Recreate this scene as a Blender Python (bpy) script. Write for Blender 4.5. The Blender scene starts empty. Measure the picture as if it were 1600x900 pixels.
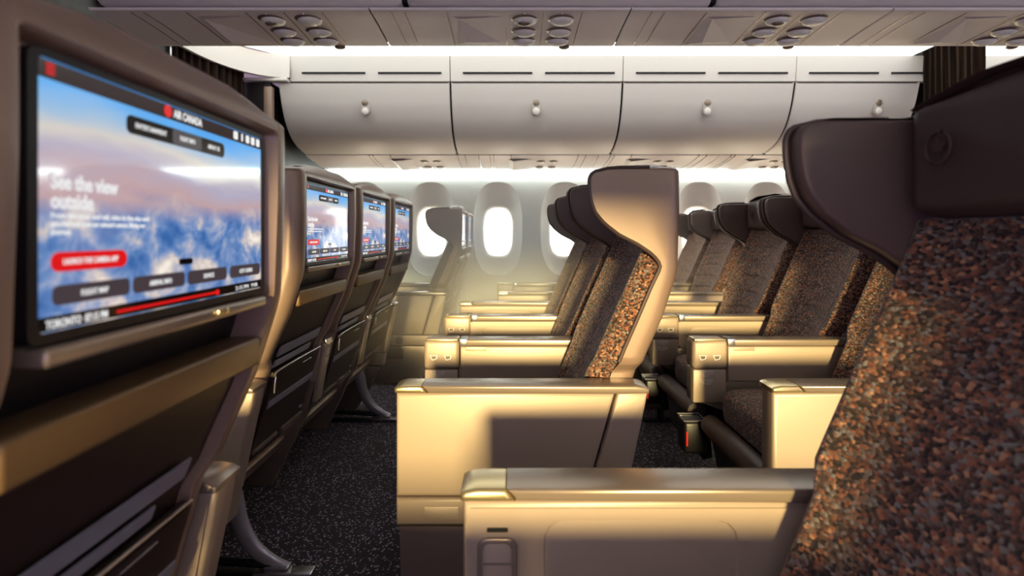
import bpy, bmesh, math, random
import numpy as np
from mathutils import Matrix, Vector
random.seed(4)
SC = bpy.context.scene
COL = SC.collection
PI = math.pi

# ------------------------------------------------------------------ camera, light, exposure
cam_d = bpy.data.cameras.new('camera')
cam_d.sensor_width = 36.0
cam_d.lens = 843.0 / 1600.0 * 36.0
cam_d.shift_y = -84.0 / 1600.0
cam_d.clip_start = 0.02
cam_d.dof.use_dof = True
cam_d.dof.focus_distance = 1.75
cam_d.dof.aperture_fstop = 3.4
cam = bpy.data.objects.new('camera', cam_d); COL.objects.link(cam)
cam.location = (0, 0, 1.0)
cam.rotation_euler = (PI/2, 0, 0)
SC.camera = cam

W = bpy.data.worlds.new('world'); SC.world = W; W.use_nodes = True
bg = W.node_tree.nodes['Background']
bg.inputs[0].default_value = (0.60, 0.47, 0.86, 1); bg.inputs[1].default_value = 1.7

sun_d = bpy.data.lights.new('sun', 'SUN'); sun_d.energy = 9.0; sun_d.color = (1.0, 0.79, 0.35); sun_d.angle = math.radians(6.5)
sun = bpy.data.objects.new('sun', sun_d); COL.objects.link(sun)
SUN_DIR = Vector((0.0, 1.0, -0.125))
sun.rotation_euler = SUN_DIR.to_track_quat('-Z', 'Y').to_euler()

STRIP_E = 1.9        # ceiling cove strip
WASH_E = 25.0; FILLN_E = 8.0         # far wall wash strip; added near fill strip
WINDOW_E = 8.0       # daylight in the panes
SC.view_settings.view_transform = 'Standard'
SC.view_settings.look = 'None'
SC.view_settings.exposure = 0.08
SC.view_settings.gamma = 1.0
SC.view_settings.use_curve_mapping = False

# ------------------------------------------------------------------ materials
def lin(h):
    h = h.lstrip('#'); c = [int(h[i:i+2], 16)/255 for i in (0, 2, 4)]
    return tuple(x/12.92 if x <= .04045 else ((x+.055)/1.055)**2.4 for x in c) + (1,)
MATS = {}
def mat(name, col, rough=.5, metal=0.0, spec=.5, bump=0.0, bscale=300, emit=None, es=0, coat=0):
    m = bpy.data.materials.new(name); m.use_nodes = True
    nt = m.node_tree; p = nt.nodes['Principled BSDF']
    p.inputs['Base Color'].default_value = lin(col) if isinstance(col, str) else col
    p.inputs['Roughness'].default_value = rough; p.inputs['Metallic'].default_value = metal
    p.inputs['Specular IOR Level'].default_value = spec
    if coat: p.inputs['Coat Weight'].default_value = coat; p.inputs['Coat Roughness'].default_value = .2
    if emit:
        p.inputs['Emission Color'].default_value = lin(emit) if isinstance(emit, str) else emit
        p.inputs['Emission Strength'].default_value = es
    if bump:
        tc = nt.nodes.new('ShaderNodeTexCoord'); n = nt.nodes.new('ShaderNodeTexNoise'); b = nt.nodes.new('ShaderNodeBump')
        n.inputs['Scale'].default_value = bscale; n.inputs['Detail'].default_value = 3
        nt.links.new(tc.outputs['Object'], n.inputs['Vector']); nt.links.new(n.outputs['Fac'], b.inputs['Height'])
        b.inputs['Strength'].default_value = bump; b.inputs['Distance'].default_value = .002
        nt.links.new(b.outputs['Normal'], p.inputs['Normal'])
    MATS[name] = m; return m
def ramp(nt, stops, interp='LINEAR'):
    r = nt.nodes.new('ShaderNodeValToRGB'); r.color_ramp.interpolation = interp
    el = r.color_ramp.elements
    while len(el) < len(stops): el.new(.5)
    for e, (pos, c) in zip(el, stops): e.position = pos; e.color = lin(c) if isinstance(c, str) else c
    return r

SHELL = mat('champagne_shell', '#8d7566', .36, .25, .5, .04, 500)
PANEL = mat('champagne_panel', '#a39080', .42, .2, .5, .04, 500)
CAPM = mat('armrest_cap', '#8d7d70', .27, .45, .5, .03, 500)
METAL = mat('brushed_bronze', '#cdb98c', .26, .85, .5)
SILVER = mat('silver_metal', '#c4c2c8', .25, .9)
PIPING = mat('dark_piping', '#4b3a34', .4)
WINGM = mat('wing_leather', '#5d4a46', .45, 0, .45, .1, 700)
LEGM = mat('leg_metal', '#bdb8be', .32, .5)
LEATHER = mat('dark_leather', '#483836', .48, 0, .45, .12, 700)
BACKP = mat('dark_back_panel', '#33251f', .42, .1, .5, .05, 400)
BLACK = mat('black_plastic', '#141116', .4)
GAP = mat('dark_gap', '#0c0a0b', .8)
LIPM = mat('tray_edge', '#6b5236', .4, .3)
CARD = mat('card_paper', '#9c98a4', .35, .3)
WHITEP = mat('bin_plastic', '#ebe3dc', .5, 0, .4, .03, 300)
PSUM = mat('service_panel_plastic', '#e6dcd8', .45, 0, .4)
WALLM = mat('sidewall_plastic', '#f0ede6', .5, 0, .4)
REVEAL = mat('window_reveal', '#e9e6e1', .5, 0, .4)
LENS = mat('lamp_lens', '#f6f3ea', .3)
LATCH = mat('latch_plastic', '#b8aea6', .35)
PANE = mat('bright_pane', '#ffffff', .3, emit='#ffedd2', es=WINDOW_E)
STRIP = mat('cove_strip', '#ffffff', .5, emit='#f4fbf6', es=STRIP_E)
WASH = mat('wash_strip', '#ffffff', .5, emit='#e6f7f2', es=WASH_E)
FILLN = mat('near_fill_strip', '#ffffff', .5, emit='#e6f7f2', es=FILLN_E)
TXTW = mat('white_print', '#e8e6e4', .5)
GREEN = mat('exit_green', '#123c1c', .4, emit='#1c5c2c', es=.15)
REDLED = mat('red_lamp', '#a01408', .4, emit='#d01808', es=.8)
S_WHITE = mat('screen_white', '#000000', .3, emit='#f4f4f4', es=.85)
S_BLACK = mat('screen_black', '#000000', .12, emit='#0b0709', es=.6)
S_GREY = mat('screen_grey', '#000000', .3, emit='#463c44', es=.75)
S_RED = mat('screen_red', '#000000', .3, emit='#e00812', es=.9)
S_HEAD = mat('screen_header', '#000000', .12, emit='#2a1c1e', es=.8)

def fabric():
    m = bpy.data.materials.new('tweed_fabric'); m.use_nodes = True; nt = m.node_tree; p = nt.nodes['Principled BSDF']
    tc = nt.nodes.new('ShaderNodeTexCoord')
    mp = nt.nodes.new('ShaderNodeMapping'); mp.inputs['Scale'].default_value = (1, .8, 1.15)
    nt.links.new(tc.outputs['Object'], mp.inputs['Vector'])
    v = nt.nodes.new('ShaderNodeTexVoronoi'); v.inputs['Scale'].default_value = 190
    nt.links.new(mp.outputs[0], v.inputs['Vector'])
    sep = nt.nodes.new('ShaderNodeSeparateColor'); nt.links.new(v.outputs['Color'], sep.inputs[0])
    r = ramp(nt, [(0, '#2a1d1c'), (.2, '#463029'), (.36, '#65554d'), (.5, '#563a2f'), (.63, '#8a5840'), (.76, '#77706c'), (.86, '#764836'), (.95, '#b07e5e')], 'CONSTANT')
    nt.links.new(sep.outputs[0], r.inputs[0]); nt.links.new(r.outputs[0], p.inputs['Base Color'])
    b = nt.nodes.new('ShaderNodeBump'); b.inputs['Strength'].default_value = .7; b.inputs['Distance'].default_value = .003; b.invert = True
    nt.links.new(v.outputs['Distance'], b.inputs['Height']); nt.links.new(b.outputs[0], p.inputs['Normal'])
    p.inputs['Roughness'].default_value = .85; p.inputs['Sheen Weight'].default_value = .25; p.inputs['Specular IOR Level'].default_value = .2
    return m
FABRIC = fabric()
def carpet():
    m = bpy.data.materials.new('speckled_carpet'); m.use_nodes = True; nt = m.node_tree; p = nt.nodes['Principled BSDF']
    tc = nt.nodes.new('ShaderNodeTexCoord')
    v = nt.nodes.new('ShaderNodeTexVoronoi'); v.inputs['Scale'].default_value = 200; nt.links.new(tc.outputs['Object'], v.inputs['Vector'])
    sep = nt.nodes.new('ShaderNodeSeparateColor'); nt.links.new(v.outputs['Color'], sep.inputs[0])
    r = ramp(nt, [(0, '#140a12'), (.45, '#21131d'), (.75, '#34202e'), (.90, '#b8a2bc')], 'CONSTANT')
    nt.links.new(sep.outputs[1], r.inputs[0]); nt.links.new(r.outputs[0], p.inputs['Base Color'])
    b = nt.nodes.new('ShaderNodeBump'); b.inputs['Strength'].default_value = .9; b.inputs['Distance'].default_value = .006
    nt.links.new(sep.outputs[0], b.inputs['Height']); nt.links.new(b.outputs[0], p.inputs['Normal'])
    p.inputs['Roughness'].default_value = .8; p.inputs['Sheen Weight'].default_value = .1
    return m
CARPET = carpet()
def wood(name, a, b_, sc, rough=.45):
    m = bpy.data.materials.new(name); m.use_nodes = True; nt = m.node_tree; p = nt.nodes['Principled BSDF']
    tc = nt.nodes.new('ShaderNodeTexCoord'); mp = nt.nodes.new('ShaderNodeMapping'); mp.inputs['Scale'].default_value = sc
    nt.links.new(tc.outputs['Object'], mp.inputs['Vector'])
    n = nt.nodes.new('ShaderNodeTexNoise'); n.inputs['Scale'].default_value = 12; n.inputs['Detail'].default_value = 5
    nt.links.new(mp.outputs[0], n.inputs['Vector']); r = ramp(nt, [(.35, a), (.65, b_)]); nt.links.new(n.outputs['Fac'], r.inputs[0])
    nt.links.new(r.outputs[0], p.inputs['Base Color']); p.inputs['Roughness'].default_value = rough; return m
WOOD = wood('dark_wood_panel', '#0e0806', '#1e120d', (3, 3, .3))
CURT = wood('dark_curtain_cloth', '#2a1a12', '#4a3322', (4, 4, .2), .9)
Z0, Z1, SW = .920, 1.142, .190     # screen glass: bottom, top, half width
def screen_image():
    m = bpy.data.materials.new('screen_sky_picture'); m.use_nodes = True; nt = m.node_tree; p = nt.nodes['Principled BSDF']
    L = nt.links.new
    tc = nt.nodes.new('ShaderNodeTexCoord'); sp = nt.nodes.new('ShaderNodeSeparateXYZ'); L(tc.outputs['Object'], sp.inputs[0])
    mr = nt.nodes.new('ShaderNodeMapRange'); L(sp.outputs['Z'], mr.inputs[0]); mr.inputs[1].default_value = Z0; mr.inputs[2].default_value = Z1
    # warp the height with a slanting, noisy term so that the bands drift down to the right
    n0 = nt.nodes.new('ShaderNodeTexNoise'); n0.inputs['Scale'].default_value = 7; n0.inputs['Detail'].default_value = 3
    mp0 = nt.nodes.new('ShaderNodeMapping'); mp0.inputs['Scale'].default_value = (1, .7, 3.2); mp0.inputs['Rotation'].default_value = (-.25, 0, 0); L(tc.outputs['Object'], mp0.inputs[0]); L(mp0.outputs[0], n0.inputs['Vector'])
    a = nt.nodes.new('ShaderNodeMath'); a.operation = 'MULTIPLY_ADD'; L(n0.outputs['Fac'], a.inputs[0]); a.inputs[1].default_value = .30; L(mr.outputs[0], a.inputs[2])
    s = nt.nodes.new('ShaderNodeMath'); s.operation = 'SUBTRACT'; L(a.outputs[0], s.inputs[0]); s.inputs[1].default_value = .15
    sky = ramp(nt, [(0, '#4d74b0'), (.32, '#6f86b4'), (.45, '#8f8fae'), (.55, '#b89a9c'), (.63, '#a9a3b8'), (.72, '#c9c3bd'), (.80, '#93b3d0'), (.92, '#55a2e2'), (1, '#3c93e0')])
    L(s.outputs[0], sky.inputs[0])
    # cumulus in the lower part
    n1 = nt.nodes.new('ShaderNodeTexNoise'); n1.inputs['Scale'].default_value = 24; n1.inputs['Detail'].default_value = 6; n1.inputs['Roughness'].default_value = .6; n1.inputs['Distortion'].default_value = .4
    mp1 = nt.nodes.new('ShaderNodeMapping'); mp1.inputs['Scale'].default_value = (1, .8, 1); L(tc.outputs['Object'], mp1.inputs[0]); L(mp1.outputs[0], n1.inputs['Vector'])
    cl = ramp(nt, [(.34, '#33609f'), (.44, '#5f80b4'), (.51, '#8f9cbc'), (.57, '#c9bdb8'), (.66, '#ece3d6')]); L(n1.outputs['Fac'], cl.inputs[0])
    mk = nt.nodes.new('ShaderNodeMapRange'); L(s.outputs[0], mk.inputs[0]); mk.inputs[1].default_value = .56; mk.inputs[2].default_value = .40
    mx = nt.nodes.new('ShaderNodeMix'); mx.data_type = 'RGBA'; L(mk.outputs[0], mx.inputs[0]); L(sky.outputs[0], mx.inputs[6]); L(cl.outputs[0], mx.inputs[7])
    p.inputs['Base Color'].default_value = (0, 0, 0, 1); p.inputs['Roughness'].default_value = .07
    p.inputs['IOR'].default_value = 1.85
    L(mx.outputs[2], p.inputs['Emission Color']); p.inputs['Emission Strength'].default_value = 1.05
    return m
SCREENM = screen_image()

# ------------------------------------------------------------------ helpers
def obj(name, bm, m, parent=None, smooth=40, recalc=True):
    if recalc: bmesh.ops.recalc_face_normals(bm, faces=bm.faces)
    me = bpy.data.meshes.new(name); bm.to_mesh(me); bm.free()
    me.materials.append(m)
    if smooth:
        me.polygons.foreach_set('use_smooth', [True]*len(me.polygons)); me.set_sharp_from_angle(angle=math.radians(smooth))
    o = bpy.data.objects.new(name, me); COL.objects.link(o)
    if parent: o.parent = parent
    return o
def thing(name, label, cat, loc=(0, 0, 0), group=None):
    o = bpy.data.objects.new(name, None); COL.objects.link(o); o.location = loc
    o.empty_display_size = .1
    o['label'] = label; o['category'] = cat
    if group: o['group'] = group
    return o
def tag(o, label, cat, group=None):
    o['label'] = label; o['category'] = cat
    if group: o['group'] = group
    return o
def struct(o): o['kind'] = 'structure'; return o
def NB(): return bmesh.new()
def add_box(bm, x0, x1, y0, y1, z0, z1, r=0, seg=2):
    t = NB(); bmesh.ops.create_cube(t, size=1)
    bmesh.ops.scale(t, vec=(x1-x0, y1-y0, z1-z0), verts=t.verts); bmesh.ops.translate(t, vec=((x0+x1)/2, (y0+y1)/2, (z0+z1)/2), verts=t.verts)
    if r: bmesh.ops.bevel(t, geom=t.edges[:], offset=r, segments=seg, profile=.5, affect='EDGES')
    merge(bm, t)
def merge(bm, t, M=None):
    if M is not None: bmesh.ops.transform(t, matrix=M, verts=t.verts)
    me = bpy.data.meshes.new('t'); t.to_mesh(me); t.free(); bm.from_mesh(me); bpy.data.meshes.remove(me)
def box(*a, **k): bm = NB(); add_box(bm, *a, **k); return bm
def add_prism(bm, pts, y0, y1, r=0, seg=2, axis='Y'):
    """pts: outline in XZ, extruded along Y (or in YZ along X with axis='X')."""
    t = NB()
    vs = [t.verts.new((p[0], y0, p[1])) for p in pts]; f = t.faces.new(vs)
    ex = bmesh.ops.extrude_face_region(t, geom=[f])
    bmesh.ops.translate(t, vec=(0, y1-y0, 0), verts=[v for v in ex['geom'] if isinstance(v, bmesh.types.BMVert)])
    bmesh.ops.recalc_face_normals(t, faces=t.faces)
    if r:
        ed = [e for e in t.edges if abs(e.verts[0].co.y-e.verts[1].co.y) < 1e-6]
        bmesh.ops.bevel(t, geom=ed, offset=r, segments=seg, profile=.5, affect='EDGES', clamp_overlap=True)
    merge(bm, t, Matrix(((0, 1, 0, 0), (1, 0, 0, 0), (0, 0, 1, 0), (0, 0, 0, 1))) if axis == 'X' else None)
def prism(*a, **k): bm = NB(); add_prism(bm, *a, **k); return bm
def rrect(x0, x1, z0, z1, r, n=5):
    out = []
    for cx, cz, a0 in ((x1-r, z1-r, 0), (x0+r, z1-r, 90), (x0+r, z0+r, 180), (x1-r, z0+r, 270)):
        for k in range(n+1):
            a = math.radians(a0+90*k/n); out.append((cx+r*math.cos(a), cz+r*math.sin(a)))
    return out
def grid(bm, rows, closed=False):
    V = [[bm.verts.new(p) for p in r] for r in rows]
    n = len(rows[0])
    for i in range(len(V)-1):
        for j in range(n if closed else n-1):
            bm.faces.new((V[i][j], V[i][(j+1) % n], V[i+1][(j+1) % n], V[i+1][j]))
    return V
def add_tube(bm, path, rad, n=10, flat=1.0, caps=True):
    path = [Vector(p) for p in path]; rows = []
    rads = rad if isinstance(rad, (list, tuple)) else [rad]*len(path)
    up = Vector((0, 0, 1))
    for i, p in enumerate(path):
        d = (path[min(i+1, len(path)-1)]-path[max(i-1, 0)]).normalized()
        u = Vector((0, 1, 0)) if abs(d.y) < .9 else up
        a = d.cross(u).normalized(); b = d.cross(a).normalized()
        rows.append([p + a*rads[i]*flat*math.cos(2*PI*k/n) + b*rads[i]*math.sin(2*PI*k/n) for k in range(n)])
    V = grid(bm, rows, True)
    if caps: bm.faces.new(V[0]); bm.faces.new(V[-1])
def tube(*a, **k): bm = NB(); add_tube(bm, *a, **k); return bm
def smoothpath(pts, n=8):
    P = [Vector(p) for p in pts]; out = []
    for i in range(len(P)-1):
        p0, p1, p2, p3 = P[max(i-1, 0)], P[i], P[i+1], P[min(i+2, len(P)-1)]
        for k in range(n):
            t = k/n
            out.append(.5*((2*p1)+(p2-p0)*t+(2*p0-5*p1+4*p2-p3)*t*t+(3*p1-p0-3*p2+p3)*t**3))
    out.append(P[-1]); return out
def sgnpow(v, e): return math.copysign(abs(v)**e, v)
def superell(bm, c, a, e1=.3, e2=.3, nu=16, nv=32):
    rows = []
    for i in range(nu+1):
        th = -PI/2+PI*i/nu; ct, st = sgnpow(math.cos(th), e1), sgnpow(math.sin(th), e1)
        rows.append([(c[0]+a[0]*ct*sgnpow(math.cos(2*PI*k/nv), e2), c[1]+a[1]*ct*sgnpow(math.sin(2*PI*k/nv), e2), c[2]+a[2]*st) for k in range(nv)])
    grid(bm, rows, True); bmesh.ops.remove_doubles(bm, verts=bm.verts, dist=1e-5)
MX = Matrix(((0, 0, 1, 0), (1, 0, 0, 0), (0, 1, 0, 0), (0, 0, 0, 1)))      # text plane facing +X
MY = Matrix(((1, 0, 0, 0), (0, 0, -1, 0), (0, 1, 0, 0), (0, 0, 0, 1)))     # text plane facing -Y
def text_bm(s, size, loc, M, align='LEFT', width=None, ext=.0002, bold=0):
    cu = bpy.data.curves.new('t', 'FONT'); cu.body = s; cu.size = size; cu.extrude = ext; cu.align_x = align; cu.resolution_u = 3; cu.offset = bold
    o = bpy.data.objects.new('t', cu); COL.objects.link(o)
    dg = bpy.context.evaluated_depsgraph_get(); me = bpy.data.meshes.new_from_object(o.evaluated_get(dg))
    bpy.data.objects.remove(o); bpy.data.curves.remove(cu)
    bm = NB(); bm.from_mesh(me); bpy.data.meshes.remove(me)
    if width and bm.verts:
        xs = [v.co.x for v in bm.verts]; w = max(xs)-min(xs)
        bmesh.ops.scale(bm, vec=(width/w, 1, 1), verts=bm.verts)
    bmesh.ops.transform(bm, matrix=Matrix.Translation(loc) @ M, verts=bm.verts)
    return bm
def maple(cx, cz, r):
    """eleven-pointed leaf outline"""
    half = [(0, 1.0), (.13, .72), (.32, .80), (.24, .36), (.50, .60), (.56, .46), (.86, .50), (.76, .26), (.90, .14), (.48, -.20), (.54, -.40), (.06, -.34), (.05, -.85)]
    pts = half + [(-x, z) for x, z in half[:0:-1]]
    return [(cx+x*r, cz+z*r) for x, z in pts]
def copy_tree(o, parent=None):
    c = o.copy(); COL.objects.link(c)
    if parent: c.parent = parent
    for ch in [k for k in COL.objects if k.parent == o]: copy_tree(ch, c)
    return c
def smooth_interp(zs, xs):
    zf = np.linspace(min(zs), max(zs), 400); xf = np.interp(zf, zs, xs)
    k = np.ones(13)/13; xp = np.pad(xf, 6, mode='edge'); xf = np.convolve(xp, k, 'valid')
    return lambda z: float(np.interp(z, zf, xf))

# ------------------------------------------------------------------ the setting
bm = NB(); add_box(bm, -4, 6, -.75, 5.1, -.03, 0); struct(obj('floor', bm, CARPET, smooth=0))
bm = NB(); add_box(bm, -4, 6, -.6, 4.90, 2.30, 2.34); struct(obj('ceiling', bm, WHITEP, smooth=0))
bm = NB(); add_box(bm, -4, 6, -.6, -.56, 1.25, 2.30); add_box(bm, -4, 6, -.6, -.56, 0, .59)  # open band instead of near windows, its edges set to cut the sunlight
add_box(bm, .46, .95, -.6, -.56, 1.08, 1.25)  # unseen drop panel added to keep sun off the closest headrest
struct(obj('wall_near', bm, WALLM, smooth=0))

bm = NB(); add_box(bm, 5.0, 5.05, -.55, 4.89, .01, 2.29); struct(obj('wall_aft', bm, WALLM, smooth=0))
# far side wall with window openings
WY, PIT, WX0 = 4.90, .61, -.128
def sup(cx, cz, rx, rz, n, N=48, a0=PI/4):
    return [(cx+rx*sgnpow(math.cos(a0+2*PI*k/N), 2/n), cz+rz*sgnpow(math.sin(a0+2*PI*k/N), 2/n)) for k in range(N)]
def rectloop(x0, x1, z0, z1, N=48):
    out = []; q = N//4
    for k in range(q): out.append((x1+(x0-x1)*k/q, z1))
    for k in range(q): out.append((x0, z1+(z0-z1)*k/q))
    for k in range(q): out.append((x0+(x1-x0)*k/q, z0))
    for k in range(q): out.append((x1, z0+(z1-z0)*k/q))
    return out
bm = NB(); WZ0, WZ1 = .58, 1.60
for k in range(-3, 7):
    cx = WX0+PIT*k
    L0 = rectloop(cx-PIT/2, cx+PIT/2, WZ0, WZ1); L1 = sup(cx, 1.05, .222, .425, 2.6)
    grid(bm, [[(x, WY, z) for x, z in L0], [(x, WY, z) for x, z in L1]], True)
xa, xb = WX0-PIT*3.5, WX0+PIT*6.5
for x0, x1, z0, z1 in ((xa, xb, 0, WZ0), (xa, xb, WZ1, 2.3), (-4, xa, 0, 2.3), (xb, 6, 0, 2.3)):
    grid(bm, [[(x0, WY, z0), (x1, WY, z0)], [(x0, WY, z1), (x1, WY, z1)]])
struct(obj('wall_far', bm, WALLM))
wi = 0
for k in range(-3, 7):
    cx = WX0+PIT*k; wi += 1
    loops = [(sup(0, 1.05, .222, .425, 2.6), 0), (sup(0, 1.05, .212, .412, 2.6), .010), (sup(0, 1.032, .158, .275, 2.6), .052),
             (sup(0, 1.022, .150, .245, 2.9), .056), (sup(0, 1.02, .138, .230, 3.0), .066), (sup(0, 1.02, .129, .219, 3.0), .085)]
    bm = NB(); grid(bm, [[(x, WY+d, z) for x, z in l] for l, d in loops], True)
    w = struct(obj('window_%d' % wi, bm, REVEAL, recalc=False)); w.location.x = cx
    bm = NB(); bm.faces.new([bm.verts.new((x, WY+.084, z)) for x, z in sup(0, 1.02, .13, .22, 3.0)]); obj('pane', bm, PANE, w)
    obj('dimmer_button', prism(rrect(-.013, .013, .755, .765, .004), WY-.002, WY+.006, .001), CAPM, w)

# cove strip, wall wash strip
bm = NB(); add_prism(bm, [(-1.62, 3.80), (-1.95, 3.42), (-1.95, 2.85), (2.82, 2.85), (2.82, 3.80)], 0, .012); add_prism(bm, [(3.0, 3.80), (3.0, 3.42), (4.98, 3.42), (4.98, 3.80)], 0, .012)  # strip widened towards the centre, out of view, to brighten the bin faces
bmesh.ops.transform(bm, matrix=Matrix(((1, 0, 0, 0), (0, 0, 1, 0), (0, 1, 0, 2.258), (0, 0, 0, 1))), verts=bm.verts)
tag(obj('ceiling_light_strip', bm, STRIP, smooth=0), 'long white glowing light strip above the overhead bins', 'light')
bm = NB(); add_box(bm, -1.66, 4.98, 4.862, 4.892, 1.566, 1.578, .004)
tag(obj('wall_light_strip', bm, WASH), 'thin white light strip under the bins at the top of the window wall', 'light')

bm = NB(); add_box(bm, -1.9, 4.98, -.545, -.50, 1.56, 1.578, .004)  # unseen twin of the far strip, added to fill the camera-facing sides
tag(obj('wall_light_strip', bm, FILLN), 'added unseen fill light strip on the near window wall behind the camera', 'light')
# far overhead bins
BP = [(3.81, 2.066), (3.835, 1.98), (3.865, 1.90), (3.925, 1.80), (4.02, 1.715), (4.14, 1.665), (4.29, 1.636)]
prof = [(p.x, p.y) for p in smoothpath([(a, b, 0) for a, b in BP], 5)]
BINX, BINP = -.437, 1.22
bin_lab = {-1: 'far wall overhead bin at the front end, beside the dark bulkhead', 0: 'far wall overhead bin over the lone upright window, second from the bulkhead',
           1: 'far wall overhead bin above the winged seats in mid cabin, third from the bulkhead', 2: 'far wall overhead bin partly hidden by the closest headrest, beside the curtain at right',
           3: 'far wall overhead bin beyond the curtain at right'}
for i in range(-1, 4):
    x0, x1 = BINX+BINP*i+.006, BINX+BINP*(i+1)-.006
    if i == 2: x1 = 2.885
    if i == 3: x0 = 2.96; x1 = 4.6
    t = thing('overhead_bin', bin_lab[i], 'overhead bin', (0, 0, 0), 'overhead bins above the far windows')
    bm = NB(); nx = 2
    def section(x, off): return [(x, y+off*.55, z+off*.85) for y, z in prof]
    xs = [x0, x0+.004, x0+.014, (x0+x1)/2, x1-.014, x1-.004, x1]; of = [.016, .005, 0, 0, 0, .005, .016]
    rows = [section(x, o) for x, o in zip(xs, of)]
    rows = [[(r[0][0], r[0][1]+.02, r[0][2]+.004)] + r + [(r[-1][0], r[-1][1]+.05, r[-1][2]+.03)] for r in rows]
    grid(bm, rows); obj('door', bm, WHITEP, t)
    bm = NB(); add_prism(bm, [(y+.028, z+.03) for y, z in prof] + [(4.88, 1.675), (4.88, 2.28), (3.84, 2.28)], x0-.006, x1+.006, axis='X'); obj('body', bm, GAP, t, 0)
    # latch
    cx = (x0+x1)/2 if i < 2 else BINX+BINP*(i+.5)
    la = obj('latch', prism(rrect(cx-.033, cx+.033, 1.848, 1.968, .032), 3.842, 3.87, .003), LATCH, t)
    for cz, m_, rr in ((1.937, CAPM, .027), (1.879, WHITEP, .026)):
        bm = NB(); superell(bm, (cx, 3.846, cz), (rr, .010, rr), 1, 1, 12, 20); obj('latch_button', bm, m_, la)
# trim above the bins
for i in range(-1, 4):
    x0, x1 = BINX+BINP*i, BINX+BINP*(i+1)
    if i == -1: x0 = -1.57
    t = struct(obj('trim_%d' % (i+2), prism([(3.812, 2.082), (3.806, 2.12), (3.80, 2.16), (3.79, 2.255), (3.86, 2.255), (3.86, 2.082)], x0+.003, x1-.003, axis='X', r=.002), WHITEP))
    for s in range(2):
        a = x0+.09+s*(x1-x0-.06)/2
        b = a+(x1-x0)/2-.12
        obj('vent_slot', box(a, b, 3.796, 3.815, 2.131, 2.142), GAP, t)
# curved end valance, front left
path = smoothpath([(-1.56, 3.785, 0), (-1.70, 3.745, 0), (-1.82, 3.62, 0), (-1.895, 3.42, 0), (-1.925, 3.15, 0), (-1.93, 2.6, 0)], 8)
bm = NB(); grid(bm, [[(p.x, p.y, z) for p in path] for z in (2.098, 2.105, 2.26)])
grid(bm, [[(p.x, p.y, 2.098) for p in path], [(p.x-.02, p.y+.02, 2.098) for p in path], [(p.x-.02, p.y+.02, 2.26) for p in path]])
struct(obj('trim_6', bm, WHITEP))
obj_exit = thing('exit_sign', 'small dark green exit sign under the ceiling at the front curtain', 'sign', (0, 0, 0))
obj('sign_body', prism(rrect(-1.86, -1.70, 2.135, 2.26, .04), 3.02, 3.06, .006), GREEN, obj_exit)
obj('sign_frame', prism(rrect(-1.868, -1.692, 2.127, 2.268, .045), 3.03, 3.055, .004), PSUM, obj_exit)

# far service panels under the bins
psu_lab = ['narrow service panel under the far bins, beside the bulkhead', 'narrow service panel under the far bins, above the lone upright window', 'narrow service panel under the far bins, behind the tallest winged seat', 'narrow service panel under the far bins, partly hidden by the closest headrest', 'narrow service panel under the far bins, beyond the closest headrest']
FPX = [-1.66, -1.24, -.27, .70, 1.67, 2.64, 4.5]
for i in range(5):
    x0, x1 = FPX[i+1] if i else FPX[0], FPX[i+2]
    t = thing('service_panel', psu_lab[i], 'service panel', (0, 0, 0), 'service panels under the far bins')
    bm = NB(); prf = [(4.336, 1.640), (4.337, 1.632), (4.36, 1.625), (4.5, 1.605), (4.7, 1.585), (4.865, 1.578)]
    grid(bm, [[(x, y, z+o) for y, z in prf] for x, o in ((x0+.002, .01), (x0+.006, 0), (x1-.006, 0), (x1-.002, .01))])
    obj('panel', bm, PSUM, t)
    c = x1-.41
    for dx in (-.47, -.44, -.30, .24, .30):
        if c+dx > x0+.02: obj('seam', box(c+dx, c+dx+.004, 4.33, 4.84, 1.576, 1.60) if 0 else prism([(4.33, 1.626), (4.5, 1.602), (4.7, 1.582), (4.84, 1.577), (4.84, 1.585), (4.33, 1.64)], c+dx, c+dx+.004, axis='X'), CAPM, t, 0)
    for dx in (-.05, .055):
        for yy in (4.50, 4.70):
            bm = NB(); superell(bm, (c+dx, yy, 1.606-(yy-4.5)*.105), (.038, .042, .012), 1, 1, 8, 20); obj('reading_light', bm, CAPM, t)
            bm = NB(); superell(bm, (c+dx, yy+.004, 1.602-(yy-4.5)*.105), (.030, .033, .012), 1, 1, 8, 20); obj('lamp_lens', bm, LENS, t)
    bm = NB(); grid(bm, [[(c-.28, 4.42, 1.596), (c-.12, 4.42, 1.616)], [(c-.28, 4.78, 1.562), (c-.12, 4.78, 1.582)]]); grid(bm, [[(c-.28, 4.42, 1.596), (c-.28, 4.78, 1.562)], [(c-.33, 4.42, 1.62), (c-.33, 4.78, 1.585)]]); obj('speaker_scoop', bm, PSUM, t, 0)

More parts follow.
